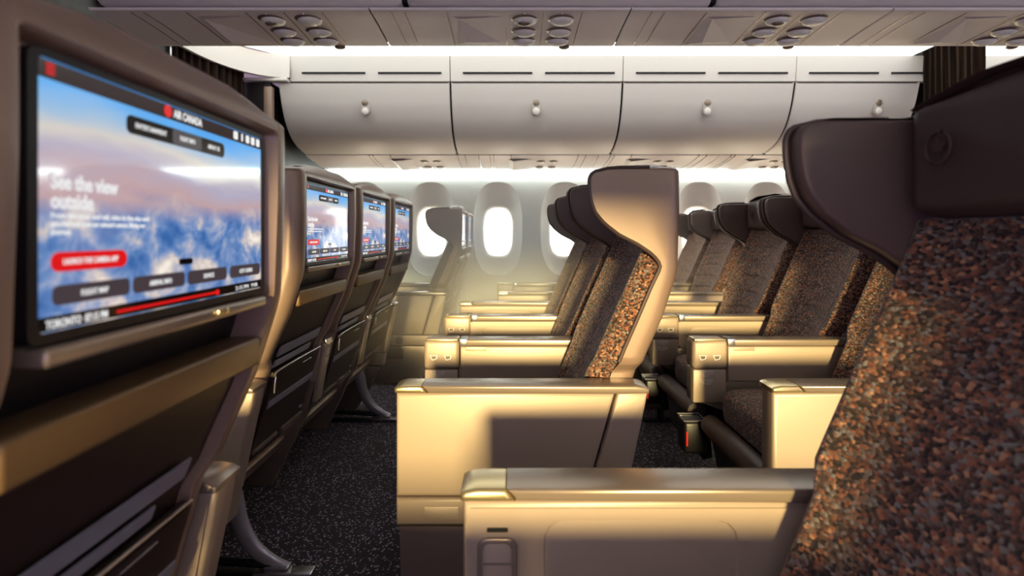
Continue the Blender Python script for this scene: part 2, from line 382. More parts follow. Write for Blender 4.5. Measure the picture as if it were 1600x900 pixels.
# centre overhead bins and their service panels
CB = [(2.04, 1.862), (2.0, 1.89), (1.965, 1.95), (1.95, 2.05), (1.96, 2.16), (1.99, 2.25)]
cpro = [(p.x, p.y) for p in smoothpath([(a, b, 0) for a, b in CB], 4)]
CBX = -.405
cl = {-1: 'centre overhead bin at top left, seen from below', 0: 'centre overhead bin at top middle, seen from below', 1: 'centre overhead bin at top right, seen from below'}
for i in range(-1, 2):
    x0, x1 = CBX+1.165*i+.006, CBX+1.165*(i+1)-.006
    if i == 1: x1 = 3.4
    t = thing('overhead_bin', cl[i], 'overhead bin', (0, 0, 0), 'overhead bins over the centre seats')
    bm = NB()
    xs = [x0, x0+.006, x0+.02, (x0+x1)/2, x1-.02, x1-.006, x1]; of = [.03, .008, 0, 0, 0, .008, .03]
    rows = [[(x, y+o*.4, z+o) for y, z in cpro] for x, o in zip(xs, of)]
    rows = [[(r[0][0], r[0][1]+.03, r[0][2])] + r for r in rows]
    grid(bm, rows); obj('door', bm, WHITEP, t)
    bm = NB(); add_prism(bm, [(2.04, 1.875), (2.0, 1.93), (1.985, 2.05), (2.0, 2.29), (2.46, 2.29), (2.50, 2.05), (2.47, 1.93), (2.42, 1.875)], x0-.006, x1+.006, axis='X'); obj('body', bm, GAP, t, 0)
    bm = NB(); grid(bm, [[(x, 4.46-y, z) for y, z in cpro] for x in (x0, x1)]); obj('far_door', bm, WHITEP, t)
PP = [(2.036, 1.856), (2.036, 1.846), (2.05, 1.8435), (2.12, 1.842), (2.2, 1.839), (2.28, 1.834), (2.36, 1.829), (2.385, 1.832), (2.40, 1.845)]
def pz(y): return float(np.interp(y, [a for a, b in PP[2:]], [b for a, b in PP[2:]]))
plab = ['centre service panel at the left end of the row of panels', 'centre service panel overhead near the top middle', 'centre service panel overhead right of the top middle', 'centre service panel overhead at the far right']
for i in range(4):
    c = -.93+.99*i
    x0, x1 = c-.60, c+.39
    if i == 0: x0 = -1.60
    t = thing('service_panel', plab[i], 'service panel', (0, 0, 0), 'service panels under the centre bins')
    bm = NB(); xs = [(x0+.002, .005), (x0+.006, 0), (x1-.006, 0), (x1-.002, .005)]
    grid(bm, [[(x, y, z+o) for y, z in PP] for x, o in xs]); obj('panel', bm, PSUM, t)
    for dx in (-.52, -.47, -.31, -.085, .06, .205):
        obj('seam', prism([(y, pz(y)-.0015) for y in np.linspace(2.05, 2.375, 8)] + [(2.375, 1.86), (2.05, 1.86)], c+dx, c+dx+.0035, axis='X'), CAPM, t, 0)
    for dx in (-.012, .132):
        for kk, yy in enumerate((2.115, 2.225, 2.315)):
            nm = 'reading_light' if kk else 'air_vent'
            bm = NB(); superell(bm, (c+dx, yy, pz(yy)), (.052, .048 if kk == 0 else .042, .006), 1, 1, 8, 28); o = obj(nm, bm, CAPM, t)
            bm = NB(); superell(bm, (c+dx+.004, yy+.005, pz(yy)-.004), (.046, .041 if kk == 0 else .036, .017), 1, 1, 8, 28); obj('lens', bm, LENS, o)
            if kk == 0 and dx < 0:
                bm = NB(); superell(bm, (c+dx, yy-.004, pz(yy)-.018), (.024, .018, .010), 1, 1, 8, 16); obj('nozzle', bm, CAPM, o)
        bm = NB(); superell(bm, (c+dx, 2.062, pz(2.062)), (.005, .005, .004), 1, 1, 6, 10); obj('indicator', bm, LENS, t)
    # scoop
    a0, a1 = c-.27, c-.11
    bm = NB()
    grid(bm, [[(a0, 2.10, pz(2.1)-.004), (a1, 2.09, pz(2.09)-.001)], [(a0+.02, 2.27, pz(2.27)-.028), (a1, 2.33, pz(2.33)-.001)]])
    grid(bm, [[(a0, 2.10, pz(2.1)-.004), (a0+.02, 2.27, pz(2.27)-.028)], [(a0-.03, 2.09, pz(2.09)+.002), (a0-.03, 2.35, pz(2.35)+.002)]])
    grid(bm, [[(a0+.02, 2.27, pz(2.27)-.028), (a1, 2.33, pz(2.33)-.001)], [(a0-.03, 2.36, pz(2.36)+.002), (a1, 2.36, pz(2.36)+.002)]])
    obj('speaker_scoop', bm, PSUM, t, 0)
    bm = NB(); superell(bm, (c+.17, 2.385, 1.828), (.024, .02, .010), 1, 1, 8, 16); obj('hook', bm, CAPM, t)

# front bulkhead, galley wall, curtains
bm = NB(); add_box(bm, -1.74, -1.70, 3.80, 4.89, .01, 2.07); add_box(bm, -1.92, -1.74, 3.80, 3.84, .01, 2.07); bk = struct(obj('wall_front', bm, WOOD, smooth=0))
obj('end_post', box(-1.73, -1.672, 3.755, 3.80, .02, 2.03, .006), SHELL, bk)
obj('top_ledge', box(-1.92, -1.575, 3.77, 3.84, 2.074, 2.096, .004), WHITEP, bk)
bm = NB(); add_box(bm, -2.04, -1.98, -.55, 3.10, .01, 2.28); gw = struct(obj('wall_galley', bm, WOOD, smooth=0))
obj('edge_strip', box(-2.0, -1.965, 3.10, 3.115, .01, 2.28), SILVER, gw)
def curtain(name, label, xc, y0, y1, z0, z1, folds, dx):
    bm = NB(); n = folds*10; rows = []
    for z in np.linspace(z0, z1, 14):
        r = []
        for k in range(n+1):
            u = k/n; ph = 2*PI*folds*u
            A = .028*(1+.3*math.sin(3*u*PI+z))
            r.append((xc+dx*u+A*math.sin(ph+.5*math.sin(ph+2*z)), y0+(y1-y0)*u+.008*math.sin(2*ph+z), z))
        rows.append(r)
    grid(bm, rows); bmesh.ops.solidify(bm, geom=bm.faces[:], thickness=.003)
    t = thing(name, label, 'curtain'); obj('cloth', bm, CURT, t, 60)
    obj('rail', box(xc-.012, xc+.012, y0-.02, y1+.02, z1, z1+.01, .003), SILVER, t)
curtain('curtain', 'dark brown pleated curtain at the front left, beside the bulkhead', -1.99, 3.14, 3.775, .06, 2.2, 10, .12)
curtain('curtain', 'dark gathered curtain at the right, in front of the overhead bins', 2.91, 3.34, 3.80, .06, 2.286, 8, 0)

# ------------------------------------------------------------------ seat geometry (faces -X, template coordinates of a row)
HW = .268
Xb = smooth_interp([.22, .25, .36, .5, .628, .70, .78, .9, 1.06, 1.14, 1.19], [.17, .185, .255, .30, .335, .365, .402, .440, .446, .446, .444])
XfZ = [.22, .4, .5, .628, .70, .78, .86, .91, .920, .935, .950, .973, 1.0, 1.030, 1.0565, 1.083, 1.105, 1.126, 1.145, 1.153, 1.160, 1.164, 1.166, 1.168]
XfX = [.13, .19, .215, .266, .295, .330, .364, .388, .389, .380, .365, .332, .279, .241, .219, .209, .205, .203, .2035, .206, .211, .217, .223, .235]
def Xf(z): return float(np.interp(z, XfZ, XfX))
def rec(z):
    return float(np.interp(z, [.30, .315, .905-.08, .84, .905, .92, 1.150, 1.157], [0, .022, .022, .05, .05, .022, .022, 0]))
def shell_bm():
    zs = sorted(set([.25, .28, .30, .31, .32, .36, .4, .45, .5, .55, .6, .628, .634, .64, .648, .655, .662, .68, .7, .74, .78, .82, .83, .84, .86, .88, .90, .91, .92, .93, .943, .955, .968, .98, .99, 1.01, 1.035, 1.06, 1.075, 1.093, 1.11, 1.126, 1.14, 1.149, 1.152, 1.155, 1.158, 1.161, 1.164, 1.168]))
    rows = []
    R = .034
    def sec(z, zz, sh=0.0, wsh=0.0):
        xf, xb = min(Xf(z), Xb(z)-.05)+sh*.5, Xb(z)-sh; w = HW-wsh-float(np.interp(z, [.634, .662], [.033, 0])); rc = rec(z) if sh == 0 else 0
        h = [(xf+(xb-R-xf)*t, -w) for t in (0, .12, .35, .65, 1)]
        for k in range(1, 7):
            a = PI/2*k/6; h.append((xb-R+R*math.sin(a), -w+R-R*math.cos(a)))
        h += [(xb, -w+.046), (xb-.001, -w+.050), (xb-rc*.5, -w+.054), (xb-rc, -w+.058)]
        h += [(xb-rc, -w+.12), (xb-rc, -w*.4)]
        pts = h + [(x, -y) for x, y in h[::-1]]
        return [(x, y, zz) for x, y in pts]
    for z in zs: rows.append(sec(z, z))
    for sh, dz, ws, dm in ((.003, .003, .001, .006), (.008, .005, .003, .017), (.016, .006, .007, .028), (.05, .007, .010, .034)):
        rows.append([(x, y, z+dm*max(0, 1-(y/(HW-.01))**2)) for x, y, z in sec(1.168, 1.168+dz, sh, ws)])
    bm = NB(); grid(bm, rows)
    # lid over the headrest
    a = rows[-1]; n = len(a)
    lid = [(min(x, .36) if abs(y) < HW-.03 else x, y*.93, z-.001) for x, y, z in a]
    grid(bm, [a, lid])
    bmesh.ops.recalc_face_normals(bm, faces=bm.faces)
    return bm
def front_edge(y, z0=.665, z1=1.168, off=0):
    zs = [z for z in np.linspace(z0, 1.13, 40)] + list(np.linspace(1.134, 1.168, 9))
    pts = [(Xf(z)+off, y, z) for z in zs if z >= z0]
    return pts + [(.25, y, 1.172), (.28, y, 1.1745), (.36, y, 1.1755)]
def wing_pad(side):
    """soft inner side of the wing; side = -1 near, +1 far"""
    zs = [.905, .920, .935, .950, .96, .973, .987, 1.0, 1.015, 1.030, 1.0565, 1.083, 1.105, 1.126, 1.145, 1.153, 1.160, 1.164]
    out = [(Xf(z)+.004, z) for z in zs]
    out = out + [(.25, 1.169), (.41, 1.170), (.41, .905)]
    y0, y1 = side*(HW-.040), side*(HW-.008)
    bm = NB(); add_prism(bm, out, min(y0, y1), max(y0, y1), .006, 3); return bm
XcZ = [.40, .48, .626, .70, .80, .90, .968, 1.0, 1.02]; XcX = [.12, .145, .205, .236, .280, .325, .356, .368, .376]
Xc = smooth_interp(XcZ, XcX)
def backrest_bm():
    zs = np.linspace(.40, 1.02, 88); ys = np.concatenate([np.linspace(-.245, -.20, 8), np.linspace(-.19, -.15, 12), np.linspace(-.14, .14, 15), np.linspace(.15, .19, 12), np.linspace(.20, .245, 8)])
    seams = [.52, .62, .70, .78, .86, .93]
    rows = []
    for z in zs:
        xr = Xb(z)-.055; r = [(xr, -.238, z)]
        for y in ys:
            a = abs(y); x = Xc(z)
            x += .046*max(0, 1-(a/.205)**2)                  # hollow centre, raised bolsters
            x += .055*max(0, (a-.205)/.04)**2                # bolster rolls back to the shell
            x = min(x, xr-.002)
            if a < .20:
                for s in seams: x += .007*math.exp(-((z-s+.10*(y/.165)**2*.15)/.0055)**2)
            x += .0025*math.exp(-((a-.168)/.006)**2)
            r.append((x, y, z))
        r.append((xr, .238, z)); ky = float(np.interp(z, [.63, .67], [.93, 1.055])); rows.append([(p[0], p[1]*ky, p[2]) for p in r])
    top = [(x+.03, y, 1.03) for x, y, z in rows[-1]]; rows.append(top)
    bm = NB(); grid(bm, rows); return bm
def headrest_bm():
    bm = NB(); rows = []
    zs = list(np.linspace(0, 1, 26))
    for t in zs:
        z = 1.020+.166*t
        e = 1-max(0, (abs(t-.5)-.36)/.14)**2.2 if abs(t-.5) > .36 else 1
        e = max(e, 0)
        r = []
        for k in range(41):
            u = -1+2*k/40; y = u*.215
            dome = .014*(1-u*u)*t
            ed = 1-max(0, (abs(u)-.84)/.16)**2.4 if abs(u) > .84 else 1
            x = .405-.043*max(ed, 0)*max(e, .0)-.006*(1-u*u) - .028*abs(u)**4*max(ed, 0)*max(e, 0)
            r.append((x, y, z+dome))
        rows.append([(.42, -.215, r[0][2])] + r + [(.42, .215, r[-1][2])])
    rows = [[(.42, p[1], p[2]) for p in rows[0]]] + rows + [[(.42, p[1], p[2]) for p in rows[-1]]]
    grid(bm, rows); return bm

PROTO = {}
def px(parent, key, builder, m, name=None, smooth=40, **kw):
    """link a part; its mesh is built once per key"""
    name = name or key
    if key not in PROTO:
        o = obj(name, builder(), m, parent, smooth); PROTO[key] = o.data; return o
    o = bpy.data.objects.new(name, PROTO[key]); COL.objects.link(o); o.parent = parent; return o

def flat_bm(pts, x, th=.0006):
    bm = NB(); add_prism(bm, pts, x, x+th, axis='X'); return bm
SX = .432                                      # front of the screen glass
def U(u): return -SW+2*SW*u
def add_screen(seat):
    s = px(seat, 'screen', lambda: prism(rrect(-SW, SW, Z0, Z1, .006), SX-.006, SX, axis='X'), SCREENM, smooth=0)
    fr = NB
    def bez():
        bm = NB(); o_ = rrect(-SW-.008, SW+.008, Z0-.008, Z1+.006, .010); i_ = rrect(-SW+.001, SW-.001, Z0+.001, Z1-.001, .005)
        rows = [[(SX-.012, y, z) for y, z in o_], [(SX+.001, y, z) for y, z in o_], [(SX+.0015, y, z) for y, z in i_], [(SX-.004, y, z) for y, z in i_]]
        grid(bm, rows, True); return bm
    px(seat, 'screen_bezel', bez, BLACK)
    X1 = SX+.0003
    px(s, 'header_bar', lambda: flat_bm([(-SW+.002, Z1-.017), (SW-.002, Z1-.017), (SW-.002, Z1-.002), (-SW+.002, Z1-.002)], X1), S_HEAD, smooth=0)
    px(s, 'footer_bar', lambda: flat_bm([(-SW+.002, Z0+.002), (SW-.002, Z0+.002), (SW-.002, Z0+.0135), (-SW+.002, Z0+.0135)], X1), S_BLACK, smooth=0)
    X2 = X1+.0008
    def ham():
        bm = NB()
        for k in range(3): add_prism(bm, rrect(U(.022), U(.044), 1.1285+.0034*k, 1.1305+.0034*k, .0008, 2), X2, X2+.0004, axis='X')
        return bm
    px(s, 'menu_icon', ham, S_RED, smooth=0)
    def logo():
        bm = NB(); ring = rrect(U(.424)-.0066, U(.424)+.0066, 1.1265, 1.1397, .0065)
        add_prism(bm, ring, X2, X2+.0004, axis='X'); return bm
    lg = px(s, 'airline_emblem', logo, S_RED, smooth=0)
    px(s, 'airline_name', lambda: text_bm('AIR CANADA', .0125, (X2, U(.452), 1.1288), MX, width=.054, bold=.0003), S_WHITE, smooth=0)
    def icons():
        bm = NB()
        for u, w in ((.80, .0055), (.845, .0022), (.885, .0048), (.925, .0052), (.965, .005)):
            add_prism(bm, rrect(U(u)-w, U(u)+w, 1.1278, 1.1385, min(.0022, w*.9), 3), X2, X2+.0004, axis='X')
        return bm
    px(s, 'status_icons', icons, S_WHITE, smooth=0)
    px(s, 'tab_bar', lambda: flat_bm(rrect(U(.262), U(.726), 1.0985, 1.1165, .006), X1), S_BLACK, smooth=0)
    px(s, 'tab_highlight', lambda: flat_bm(rrect(U(.445), U(.59), 1.0993, 1.1157, .003), X1+.0004), S_GREY, smooth=0)
    for u, w, st in ((.29, .048, 'ENTERTAINMENT'), (.48, .028, 'FLIGHT INFO'), (.625, .026, 'ABOUT US')):
        px(s, 'tab_'+st, lambda: text_bm(st, .0075, (X2+.0004, U(u), 1.1052), MX, width=w), S_WHITE, name='tab_text', smooth=0)
    def head():
        bm = text_bm('See the view', .0185, (X2, U(.035), 1.0375), MX, width=.074, bold=.0005)
        merge(bm, text_bm('outside', .0185, (X2, U(.035), 1.0215), MX, width=.044, bold=.0005)); return bm
    px(s, 'heading_text', head, S_WHITE, smooth=0)
    def para():
        bm = NB()
        for k, (st, w) in enumerate((('From the nose and tail, take in the sky and', .117), ('get a live look from our onboard camera, filming our', .112), ('journey.', .021))):
            merge(bm, text_bm(st, .0062, (X2, U(.035), 1.0135-.0068*k), MX, width=w, bold=.00015))
        return bm
    px(s, 'paragraph_text', para, S_WHITE, smooth=0)
    px(s, 'launch_button', lambda: flat_bm(rrect(U(.036), U(.262), .9690, .9852, .0078), X1), S_RED, smooth=0)
    px(s, 'launch_text', lambda: text_bm('LAUNCH THE CAMERA APP', .0072, (X2, U(.066), .9748), MX, width=.062, bold=.0001), S_WHITE, smooth=0)
    px(s, 'cursor_pill', lambda: flat_bm(rrect(U(.478), U(.545), .9655, .9725, .003), X1), S_BLACK, smooth=0)
    for a, b, w, st in ((.04, .272, .031, 'FLIGHT MAP'), (.285, .505, .036, 'ARRIVAL INFO'), (.522, .742, .022, 'DEVICE'), (.765, .985, .036, 'CITY GUIDE')):
        px(s, 'btn_'+st, lambda: flat_bm(rrect(U(a), U(b), .9415, .9578, .0055), X1), S_GREY, name='menu_button', smooth=0)
        px(s, 'btx_'+st, lambda: text_bm(st, .0075, (X2, (U(a)+U(b)-w)/2, .9470), MX, width=w, bold=.0001), S_WHITE, name='button_text', smooth=0)
    px(s, 'city_text', lambda: text_bm('TORONTO  07:15 PM', .0095, (X2, U(.022), .9238), MX, width=.066, bold=.0002), S_WHITE, smooth=0)
    px(s, 'progress_bar', lambda: flat_bm(rrect(U(.225), U(.68), .9255, .9283, .0012, 2), X1+.0004), S_RED, smooth=0)
    px(s, 'progress_dot', lambda: flat_bm(rrect(U(.668), U(.692), .9235, .9303, .0033, 4), X1+.0008), S_RED, smooth=0)
    px(s, 'time_text', lambda: text_bm('2:15 PM  YVR', .0075, (X2, U(.80), .9245), MX, width=.062), S_WHITE, smooth=0)
def add_back(seat, detail=True):
    def panel():
        bm = NB(); rows = []
        for z in [.318, .33] + list(np.linspace(.36, .80, 16)) + [.82]:
            r0 = .018; x = Xb(z)-r0
            rows.append([(x-.012, -.212, z), (x, -.206, z), (x+.002, -.15, z), (x+.002, 0, z), (x+.002, .15, z), (x, .206, z), (x-.012, .212, z)])
        grid(bm, rows)
        return bm
    px(seat, 'back_panel', panel, BACKP)
    def cav():
        bm = NB(); rows = []
        for z in (.815, .83, .85, .88, .905, .913):
            x = Xb(z)-.047; rows.append([(x, -.211, z), (x, 0, z), (x, .211, z)])
        grid(bm, rows); return bm
    px(seat, 'stowage_recess', cav, BLACK)
    def lip():
        bm = NB(); z = .825; x = Xb(z)
        add_box(bm, x-.050, x+.006, -.209, .209, .802, .845, .006, 3)
        return bm
    px(seat, 'tray_edge', lip, LIPM)
    def handle():
        bm = NB(); add_box(bm, .392, .441, -.19, .19, .893, .9095, .005, 3)
        return bm
    h = px(seat, 'screen_ledge', handle, CAPM)
    px(h, 'jack_button', lambda: box(.4395, .446, .05, .075, .899, .9075, .002), METAL, smooth=40)
    # literature pocket and lower trims follow the slanted back
    def slab(z0, z1, y0, y1, off, th=.012, r=.003):
        x0, x1 = Xb(z0)+off, Xb(z1)+off
        bm = NB()
        V = [[(x0-th, y0, z0), (x0, y0, z0), (x1, y0, z1), (x1-th, y0, z1)], [(x0-th, y1, z0), (x0, y1, z0), (x1, y1, z1), (x1-th, y1, z1)]]
        g = grid(bm, V, True); bm.faces.new(g[0]); bm.faces.new(g[1])
        bmesh.ops.recalc_face_normals(bm, faces=bm.faces)
        bmesh.ops.bevel(bm, geom=bm.edges[:], offset=min(r, th*.3), segments=2, affect='EDGES')
        return bm
    p = px(seat, 'literature_pocket', lambda: slab(.36, .615, -.185, .175, .012, .022, .006), BACKP)
    def rim():
        bm = NB(); add_tube(bm, smoothpath([(Xb(.60)+.014, -.183, .560), (Xb(.61)+.013, -.178, .60), (Xb(.615)+.012, -.15, .617), (Xb(.615)+.012, .165, .617)], 6), .0028, 8); return bm
    px(p, 'pocket_rim', rim, SILVER)
    px(p, 'pocket_tag', lambda: slab(.592, .596, .03, .10, .0135, .003), SILVER)
    px(p, 'pocket_stripe', lambda: slab(.510, .532, -.17, .165, .0135, .004), CARD)
    px(seat, 'strap_upper', lambda: slab(.655, .686, -.165, .15, -.004, .006), CARD, name='pocket_strap')
    px(seat, 'strap_lower', lambda: slab(.625, .646, -.17, .095, -.002, .006), CARD, name='pocket_strap')
    px(seat, 'foot_trim', lambda: slab(.385, .40, -.18, -.03, .020, .01), CAPM)
    px(seat, 'foot_trim_inner', lambda: slab(.375, .40, .0, .16, .020, .01), CAPM, name='foot_trim')
    px(seat, 'foot_button', lambda: slab(.42, .427, .12, .15, .016, .006), SILVER)
# ---- armrests.  Local y = 0 is the middle of the arm; side = -1: outer face to -Y
XA0, XA1 = -.294, .349
def holed(bm, outer, inner, y, depth, sgn, inset=.012):
    """plate at y with a recessed pocket (facing sgn*Y)"""
    N = 64
    def res(pts):
        P = pts+[pts[0]]; L = [0]
        for i in range(len(pts)): L.append(L[-1]+math.dist(P[i], P[i+1]))
        out = []
        for k in range(N):
            t = L[-1]*k/N; i = max(j for j in range(len(pts)) if L[j] <= t+1e-9); f = (t-L[i])/max(1e-9, L[i+1]-L[i])
            out.append((P[i][0]+(P[i+1][0]-P[i][0])*f, P[i][1]+(P[i+1][1]-P[i][1])*f))
        return out
    cx = sum(p[0] for p in inner)/len(inner); cz = sum(p[1] for p in inner)/len(inner)
    I = res(inner)
    O = []
    for x, z in I:                                   # ray from the pocket centre to the outer polygon
        best = None
        for i in range(len(outer)):
            a, b = outer[i], outer[(i+1) % len(outer)]
            dx, dz = x-cx, z-cz; ex, ez = b[0]-a[0], b[1]-a[1]; den = dx*ez-dz*ex
            if abs(den) < 1e-12: continue
            t = ((a[0]-cx)*ez-(a[1]-cz)*ex)/den; s = ((a[0]-cx)*dz-(a[1]-cz)*dx)/den
            if t > 0 and -1e-6 <= s <= 1+1e-6 and (best is None or t < best): best = t
        O.append((cx+(x-cx)*best, cz+(z-cz)*best))
    sh = lambda P, k: [(cx+(x-cx)*k, cz+(z-cz)*k) for x, z in P]
    rows = [[(x, y, z) for x, z in O], [(x, y, z) for x, z in I], [(x, y-sgn*.003, z) for x, z in sh(I, .985)], [(x, y-sgn*depth, z) for x, z in sh(I, .955)]]
    V = grid(bm, rows, True); bm.faces.new(V[-1])
def aisle_arm(seat, y, side, detail=True):
    """side=-1: the outer face looks to -Y (near aisle); +1: outer face to +Y"""
    k = 'aisle%d' % side
    def body():
        bm = NB()
        add_prism(bm, [(XA0, .598), (.262, .598), (.187, .335), (XA0, .335)], -.034, .034, .010, 3)
        return bm
    r = px(seat, k+'_body', body, PANEL, name='aisle_armrest'); r.location.y = y
    px(r, k+'_rear', lambda: prism([(.268, .598), (.345, .598), (.338, .56), (.290, .335), (.193, .335)], -.032, .032, .008, 3), PANEL, name='rear_cover')
    px(r, k+'_band', lambda: prism([(XA0, .331), (.286, .331), (.275, .262), (XA0, .262)], -.034, .034, .008, 3), PANEL, name='lower_band')
    px(r, k+'_skirt', lambda: prism([(XA0+.006, .258), (.26, .258), (.20, .14), (.12, .012), (XA0+.012, .012)], -.030, .030, .006, 2), CAPM, name='skirt')
    def cap():
        bm = NB(); add_prism(bm, [(XA0+.082, .600), (XA0+.074, .609), (XA0+.066, .617), (.315, .617), (.335, .614), (.347, .608), (.346, .598), (.25, .596)], -.040, .040, .008, 3); return bm
    px(r, k+'_cap', cap, CAPM, name='arm_cap')
    def fcap():
        bm = NB(); add_prism(bm, [(XA0-.003, .598), (XA0-.004, .610), (XA0+.004, .614), (XA0+.02, .617), (XA0+.064, .617), (XA0+.072, .609), (XA0+.080, .598)], -.040, .040, .008, 3); return bm
    px(r, k+'_fcap', fcap, METAL, name='front_cap')
    if side == -1:
        px(r, k+'_flap', lambda: prism(rrect(XA0+.070, XA0+.16, .275, .310, .004), -.0352, -.03, .0015), PANEL, name='flap')
    else:                                            # inner face (towards -Y) has a pocket and a handset
        def inner():
            bm = NB(); holed(bm, [(XA0+.004, .588), (.335, .588), (.29, .34), (XA0+.004, .34)][::-1], rrect(-.155, .285, .25, .560, .032, 6) if 0 else [(p[0], p[1]) for p in rrect(-.172, .120, .352, .570, .030, 6)], -.0365, .022, -1); return bm
        px(r, k+'_inner', inner, PANEL, name='inner_panel')
        hs = px(r, k+'_handset', lambda: prism(rrect(XA0+.022, XA0+.082, .40, .545, .016), -.042, -.034, .003), CAPM, name='handset')
        px(hs, k+'_hkey', lambda: prism(rrect(XA0+.030, XA0+.074, .41, .538, .012), -.045, -.040, .002), PANEL, name='handset_face')
        px(hs, k+'_hline', lambda: prism(rrect(XA0+.031, XA0+.073, .508, .511, .001), -.0458, -.043), CAPM, name='handset_seam')
        px(hs, k+'_hslot', lambda: prism(rrect(XA0+.036, XA0+.068, .553, .559, .002), -.0385, -.034), GAP, name='release_slot')
def console(seat, y, kind):
    k = 'cons'
    def body():
        bm = NB(); add_prism(bm, [(-.185, .600), (.322, .600), (.300, .474), (-.185, .474)], -.032, .032, .007, 3); return bm
    r = px(seat, k+'_body', body, PANEL, name='centre_console'); r.location.y = y
    px(r, k+'_low', lambda: prism([(-.29, .474), (.30, .474), (.262, .36), (.14, .10), (-.15, .10), (-.18, .36), (-.29, .40)], -.026, .026, .006), CAPM, name='lower_body')
    px(r, k+'_cap', lambda: prism([(-.180, .602), (-.180, .625), (.30, .625), (.320, .618), (.325, .606), (.322, .602)], -.037, .037, .006, 3), CAPM, name='arm_cap')
    px(r, k+'_tip', lambda: prism([(-.186, .602), (-.186, .626), (-.160, .626), (-.160, .602)], -.0375, .0375, .003), SILVER, name='cap_tip')
    def head():
        bm = NB(); add_box(bm, -.313, -.188, -.040, .040, .520, .622, .014, 4); return bm
    h = px(r, k+'_head', head, PANEL, name='console_head')
    px(h, k+'_tray', lambda: box(-.306, -.192, -.036, .036, .618, .6265, .0035), METAL, name='tray_rim')
    px(h, k+'_tray2', lambda: box(-.298, -.200, -.029, .029, .622, .6272, .002), PANEL, name='tray_floor')
    for j, xx in enumerate((-.278, -.228)):
        px(h, k+'_sock%d' % j, lambda: prism([(xx-.014, .570), (xx+.014, .570), (xx+.010, .556), (xx-.006, .552)], -.0412, -.036), TXTW, name='power_socket', smooth=0)
        px(h, k+'_sockh%d' % j, lambda: prism([(xx-.010, .568), (xx+.010, .568), (xx+.007, .558), (xx-.005, .556)], -.0418, -.036), CAPM, name='socket_slot', smooth=0)
    px(r, k+'_pillar', lambda: box(-.311, -.192, -.037, .037, .400, .519, .006), PANEL, name='front_pillar')
    def plac():
        bm = NB()
        for q, (st, w) in enumerate((('For takeoff and landing', .050), ('keep tray stowed and', .044), ('latched', .020), ('', 0), ('Pour le decollage et', .048), ('garder la tablette', .046), ('rangee', .030))):
            if st: merge(bm, text_bm(st, .0062, (-.264-w/2, -.0376, .508-.0068*q), MY, width=w))
        return bm
    px(r, k+'_plac', plac, TXTW, name='placard_text', smooth=0)
    if kind == 1: px(r, k+'_flap', lambda: prism(rrect(-.165, -.09, .584, .598, .003), -.0335, -.03, .001), PANEL, name='flap')
    else:
        def frame():
            bm = NB(); holed(bm, [(-.19, .598), (.31, .598), (.295, .478), (-.19, .478)][::-1], rrect(-.14, .265, .484, .572, .028, 6), -.0335, .02, -1); return bm
        px(r, k+'_pocket', frame, PANEL, name='side_pocket')
    # rear end cap seen from behind
    e = px(r, k+'_end', lambda: prism([(.318, .628), (.336, .622), (.338, .606), (.30, .40), (.285, .40), (.318, .606)], -.030, .030, .004), PANEL, name='rear_cover')
    px(e, k+'_ecap', lambda: prism([(.322, .6305), (.338, .624), (.342, .606), (.330, .606)], -.031, .031, .003), SILVER, name='rear_latch')
    def etext():
        bm = NB()
        for q in range(7):
            if q != 3: merge(bm, text_bm(('Stow tray', 'for taxi,', 'takeoff', '', 'Ranger la', 'tablette', 'au sol')[q], .0062, (0, 0, 0), MX, align='CENTER', width=.034-.004*(q % 2)), Matrix.Translation((.3365-.0017*q*1.0, 0, .585-.0085*q)) @ Matrix.Rotation(.18, 4, 'Y'))
        return bm
    px(e, k+'_etext', etext, TXTW, name='notice_text', smooth=0)
    # foot-well bin under the console front
    b = px(r, k+'_bin', lambda: box(-.345, -.262, -.045, .045, .22, .335, .012, 3), BLACK, name='stowage_bin')
    px(b, k+'_binrim', lambda: tube([(-.343, -.042, .337), (-.343, .042, .337), (-.265, .042, .337), (-.265, -.042, .337), (-.343, -.042, .337)], .003, 6), SILVER, name='bin_rim')
    px(b, k+'_led', lambda: box(-.338, -.333, -.0475, -.044, .25, .30), REDLED, name='marker_lamp')
def legs(seat, side):
    """silver arched rear leg with its floor fitting"""
    P = smoothpath([(.16, 0, .30), (.185, 0, .235), (.205, 0, .155), (.245, 0, .085), (.30, 0, .042), (.345, 0, .022)], 6)
    n = len(P)
    def leg():
        bm = NB(); add_tube(bm, P, [.017-.007*i/(n-1) for i in range(n)], 12, 1.9); return bm
    y = .10*side
    l = px(seat, 'leg', leg, LEGM, name='leg'); l.location.y = y
    px(l, 'leg_strut', lambda: tube([(.30, .0, .035), (.06, .0, .05), (-.10, 0, .06)], .012, 8), BLACK, name='lower_strut')
    def shoe():
        bm = NB(); add_box(bm, .25, .42, -.022, .022, .002, .020, .004); add_box(bm, .28, .352, -.018, .018, .018, .036, .005); return bm
    px(l, 'leg_shoe', shoe, SILVER, name='floor_shoe')
    px(l, 'leg_front', lambda: tube([(-.16, 0, .30), (-.16, 0, .015)], [.026, .020], 10), BLACK, name='front_post')
    px(l, 'leg_track', lambda: box(-.26, .25, -.020, .020, .002, .014, .003), BLACK, name='floor_track')
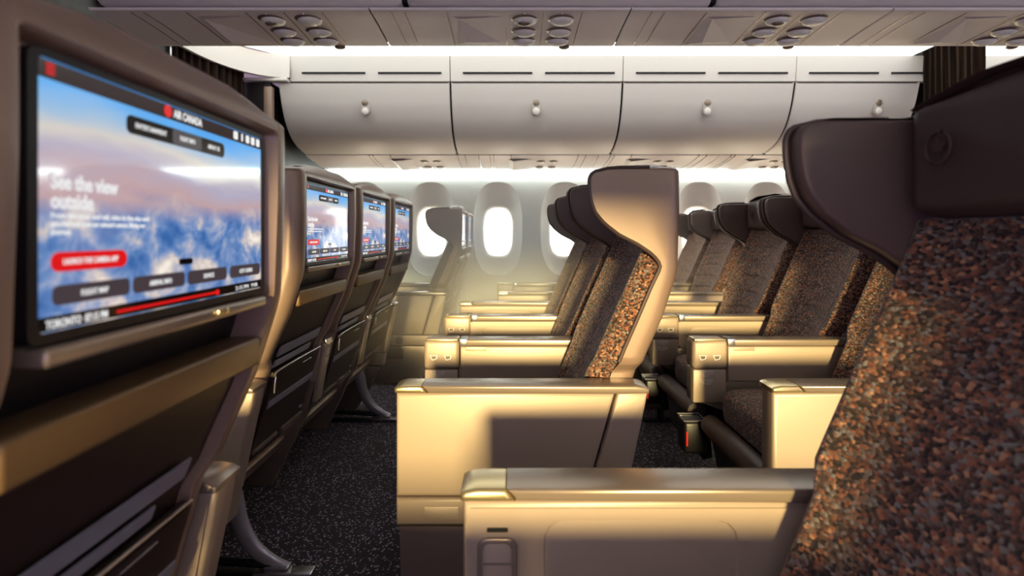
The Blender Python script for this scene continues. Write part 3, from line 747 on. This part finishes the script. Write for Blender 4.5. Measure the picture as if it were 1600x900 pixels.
def seat(label, X0, yc, near=None, far=None, screen=False, leg=0, group=None, fy=.2775):
    s = thing('airline_seat', label, 'seat', (X0, yc, 0), group)
    px(s, 'shell', shell_bm, SHELL, smooth=50)
    for sd in (-1, 1):
        px(s, 'piping%d' % sd, lambda: tube(front_edge(sd*(HW-.004)), .0055, 8), PIPING, name='edge_piping')
        px(s, 'wing%d' % sd, lambda: wing_pad(sd), WINGM, name='wing_pad')
    px(s, 'backrest', backrest_bm, FABRIC, name='backrest', smooth=60)
    h = px(s, 'headrest', headrest_bm, LEATHER, name='headrest', smooth=60)
    def emb():
        bm = NB(); cy, cz, r = .145, 1.115, .021
        ring = [(.3445, cy+r*math.cos(2*PI*q/24), cz+r*math.sin(2*PI*q/24)) for q in range(25)]
        add_tube(bm, ring, .0022, 6, caps=False)
        add_prism(bm, [(a, b) for a, b in maple(cy, cz, .014)], .3435, .346, axis='X'); return bm
    px(h, 'emblem', emb, LEATHER, name='embossed_emblem')
    def cush():
        bm = NB(); superell(bm, (-.01, 0, .405), (.225, .234, .062), .35, .3, 18, 48); return bm
    px(s, 'seat_cushion', cush, FABRIC, name='seat_cushion', smooth=60)
    def pan():
        bm = NB(); add_prism(bm, [(-.21, .36), (.20, .36), (.20, .30), (.14, .235), (-.20, .235)], -.232, .232, .012, 2); return bm
    px(s, 'seat_pan', pan, BLACK, name='seat_pan')
    def rest():
        bm = NB(); add_tube(bm, [(-.262, -.212, .335), (-.262, -.208, .335), (-.262, -.15, .335), (-.262, .15, .335), (-.262, .208, .335), (-.262, .212, .335)], [.024, .034, .037, .037, .034, .024], 20); return bm
    px(s, 'leg_flap', lambda: prism([(-.268, .33), (-.235, .345), (-.215, .34), (-.20, .16), (-.235, .15)], -.205, .205, .006), BLACK, name='leg_rest_flap')
    px(s, 'leg_rest', rest, LEATHER, name='leg_rest', smooth=60)
    if screen: add_screen(s); add_back(s)
    if near == 'aisle': aisle_arm(s, -.2775, -1)
    if near == 'console': console(s, -.2775, 1)
    if far == 'aisle': aisle_arm(s, fy, 1)
    if far == 'console': console(s, .2775, 1)
    if far == 'console2': console(s, .2775, 2)
    if leg: legs(s, leg)
    return s
D = [1.6775, 2.2325, 2.7875]
NY = .57; NF = .612
# row ahead, its screens to the camera
front = [seat('closest seat at left with a large screen lit in its dark back', -.805, NF, near=None, far='aisle', fy=.262, screen=True),
         seat('second screen seatback from the left, the one behind the closest screen', -1.0, D[0], near='aisle', far='console', screen=True, leg=-1, group='centre seats of the row ahead'),
         seat('third screen seatback from the left, between two centre row seatbacks', -1.0, D[1], far='console2', screen=True, group='centre seats of the row ahead'),
         seat('fourth screen seatback from the left, the last of the centre three', -1.0, D[2], far='aisle', screen=True, leg=1, group='centre seats of the row ahead')]
lone = seat('lone winged seat in side view on the far aisle, before the bright window', -.78, 3.88, near='aisle', far='console', screen=True, group='far pair of the row ahead')
seat('far seat beside the windows, its screen edge peeking from behind the lone winged seat', -.78, 4.435, screen=True, group='far pair of the row ahead')
pnl = [k for k in COL.objects if k.parent == lone and k.name.startswith('aisle_armrest')][0]
def ring_bm():
    bm = NB()
    for r0, t0 in ((.020, .0035), (.008, .003)):
        add_tube(bm, [(.033+r0*math.cos(2*PI*q/24), -.0355, .298+r0*math.sin(2*PI*q/24)) for q in range(25)], t0, 6, caps=False)
    return bm
px(pnl, 'recline_button', ring_bm, SILVER)
px(pnl, 'speaker_grille', lambda: prism(rrect(-.07, .06, .175, .245, .012), -.034, -.028, .003), BACKP, name='vent_grille')
# the middle row
seat('closest seat at right with a big dark headrest and orange-flecked fabric', .22, NY, far='aisle', near='console')
seat('tallest pale winged seat in mid cabin, its outer side facing us', 0, D[0], near='aisle', far='console', leg=-1, group='centre seats of the middle row')
seat('winged seat directly behind the tallest pale one in mid cabin', 0, D[1], far='console2', group='centre seats of the middle row')
seat('third winged seat of the mid cabin three, farthest from the camera', 0, D[2], far='aisle', leg=1, group='centre seats of the middle row')
seat('far side seat behind the mid cabin three, on the far aisle', .20, 3.88, near='aisle', far='console', group='far pair of the middle row')
seat('far window seat behind the mid cabin three', .20, 4.435, group='far pair of the middle row')
# the row behind
seat('brown tweed seat beside the closest headrest, only a strip of backrest showing', .955, D[0], near='aisle', far='console', leg=-1, group='centre seats of the row behind')
seat('brown tweed seat with sunlit backrest, left of the closest headrest', .955, D[1], far='console2', group='centre seats of the row behind')
seat('brown tweed seat third from the closest headrest, beside the far aisle', .955, D[2], far='aisle', leg=1, group='centre seats of the row behind')
seat('dim purple grey seat on the far aisle, right of the tallest winged seat', 1.16, 3.88, near='aisle', far='console', group='far pair of the row behind')
seat('dim seat at the windows, right of the tallest winged seat', 1.16, 4.435, group='far pair of the row behind')

# added haze volume that imitates the warm glow and flare before the windows
hz = bpy.data.materials.new('glow_haze'); hz.use_nodes = True; nt = hz.node_tree; nt.nodes.remove(nt.nodes['Principled BSDF'])
vs = nt.nodes.new('ShaderNodeVolumeScatter'); vs.inputs['Color'].default_value = (1, .88, .76, 1); vs.inputs['Anisotropy'].default_value = -.1
tc = nt.nodes.new('ShaderNodeTexCoord'); mp = nt.nodes.new('ShaderNodeMapping'); mp.vector_type = 'TEXTURE'
mp.inputs['Location'].default_value = (-.15, 3.6, .80); mp.inputs['Scale'].default_value = (1.7, 1.9, .85)
gr = nt.nodes.new('ShaderNodeTexGradient'); gr.gradient_type = 'QUADRATIC_SPHERE'
ml = nt.nodes.new('ShaderNodeMath'); ml.operation = 'MULTIPLY'; ml.inputs[1].default_value = 1.45
nt.links.new(tc.outputs['Object'], mp.inputs[0]); nt.links.new(mp.outputs[0], gr.inputs[0]); nt.links.new(gr.outputs['Fac'], ml.inputs[0]); nt.links.new(ml.outputs[0], vs.inputs['Density'])
nt.links.new(vs.outputs[0], nt.nodes['Material Output'].inputs['Volume'])
bm = NB(); add_box(bm, -1.66, 1.6, 1.6, 4.88, .02, 1.55)
ho = obj('haze', bm, hz, smooth=0); tag(ho, 'faint warm glow made with added haze between the seats and the bright windows', 'haze'); ho['kind'] = 'stuff'
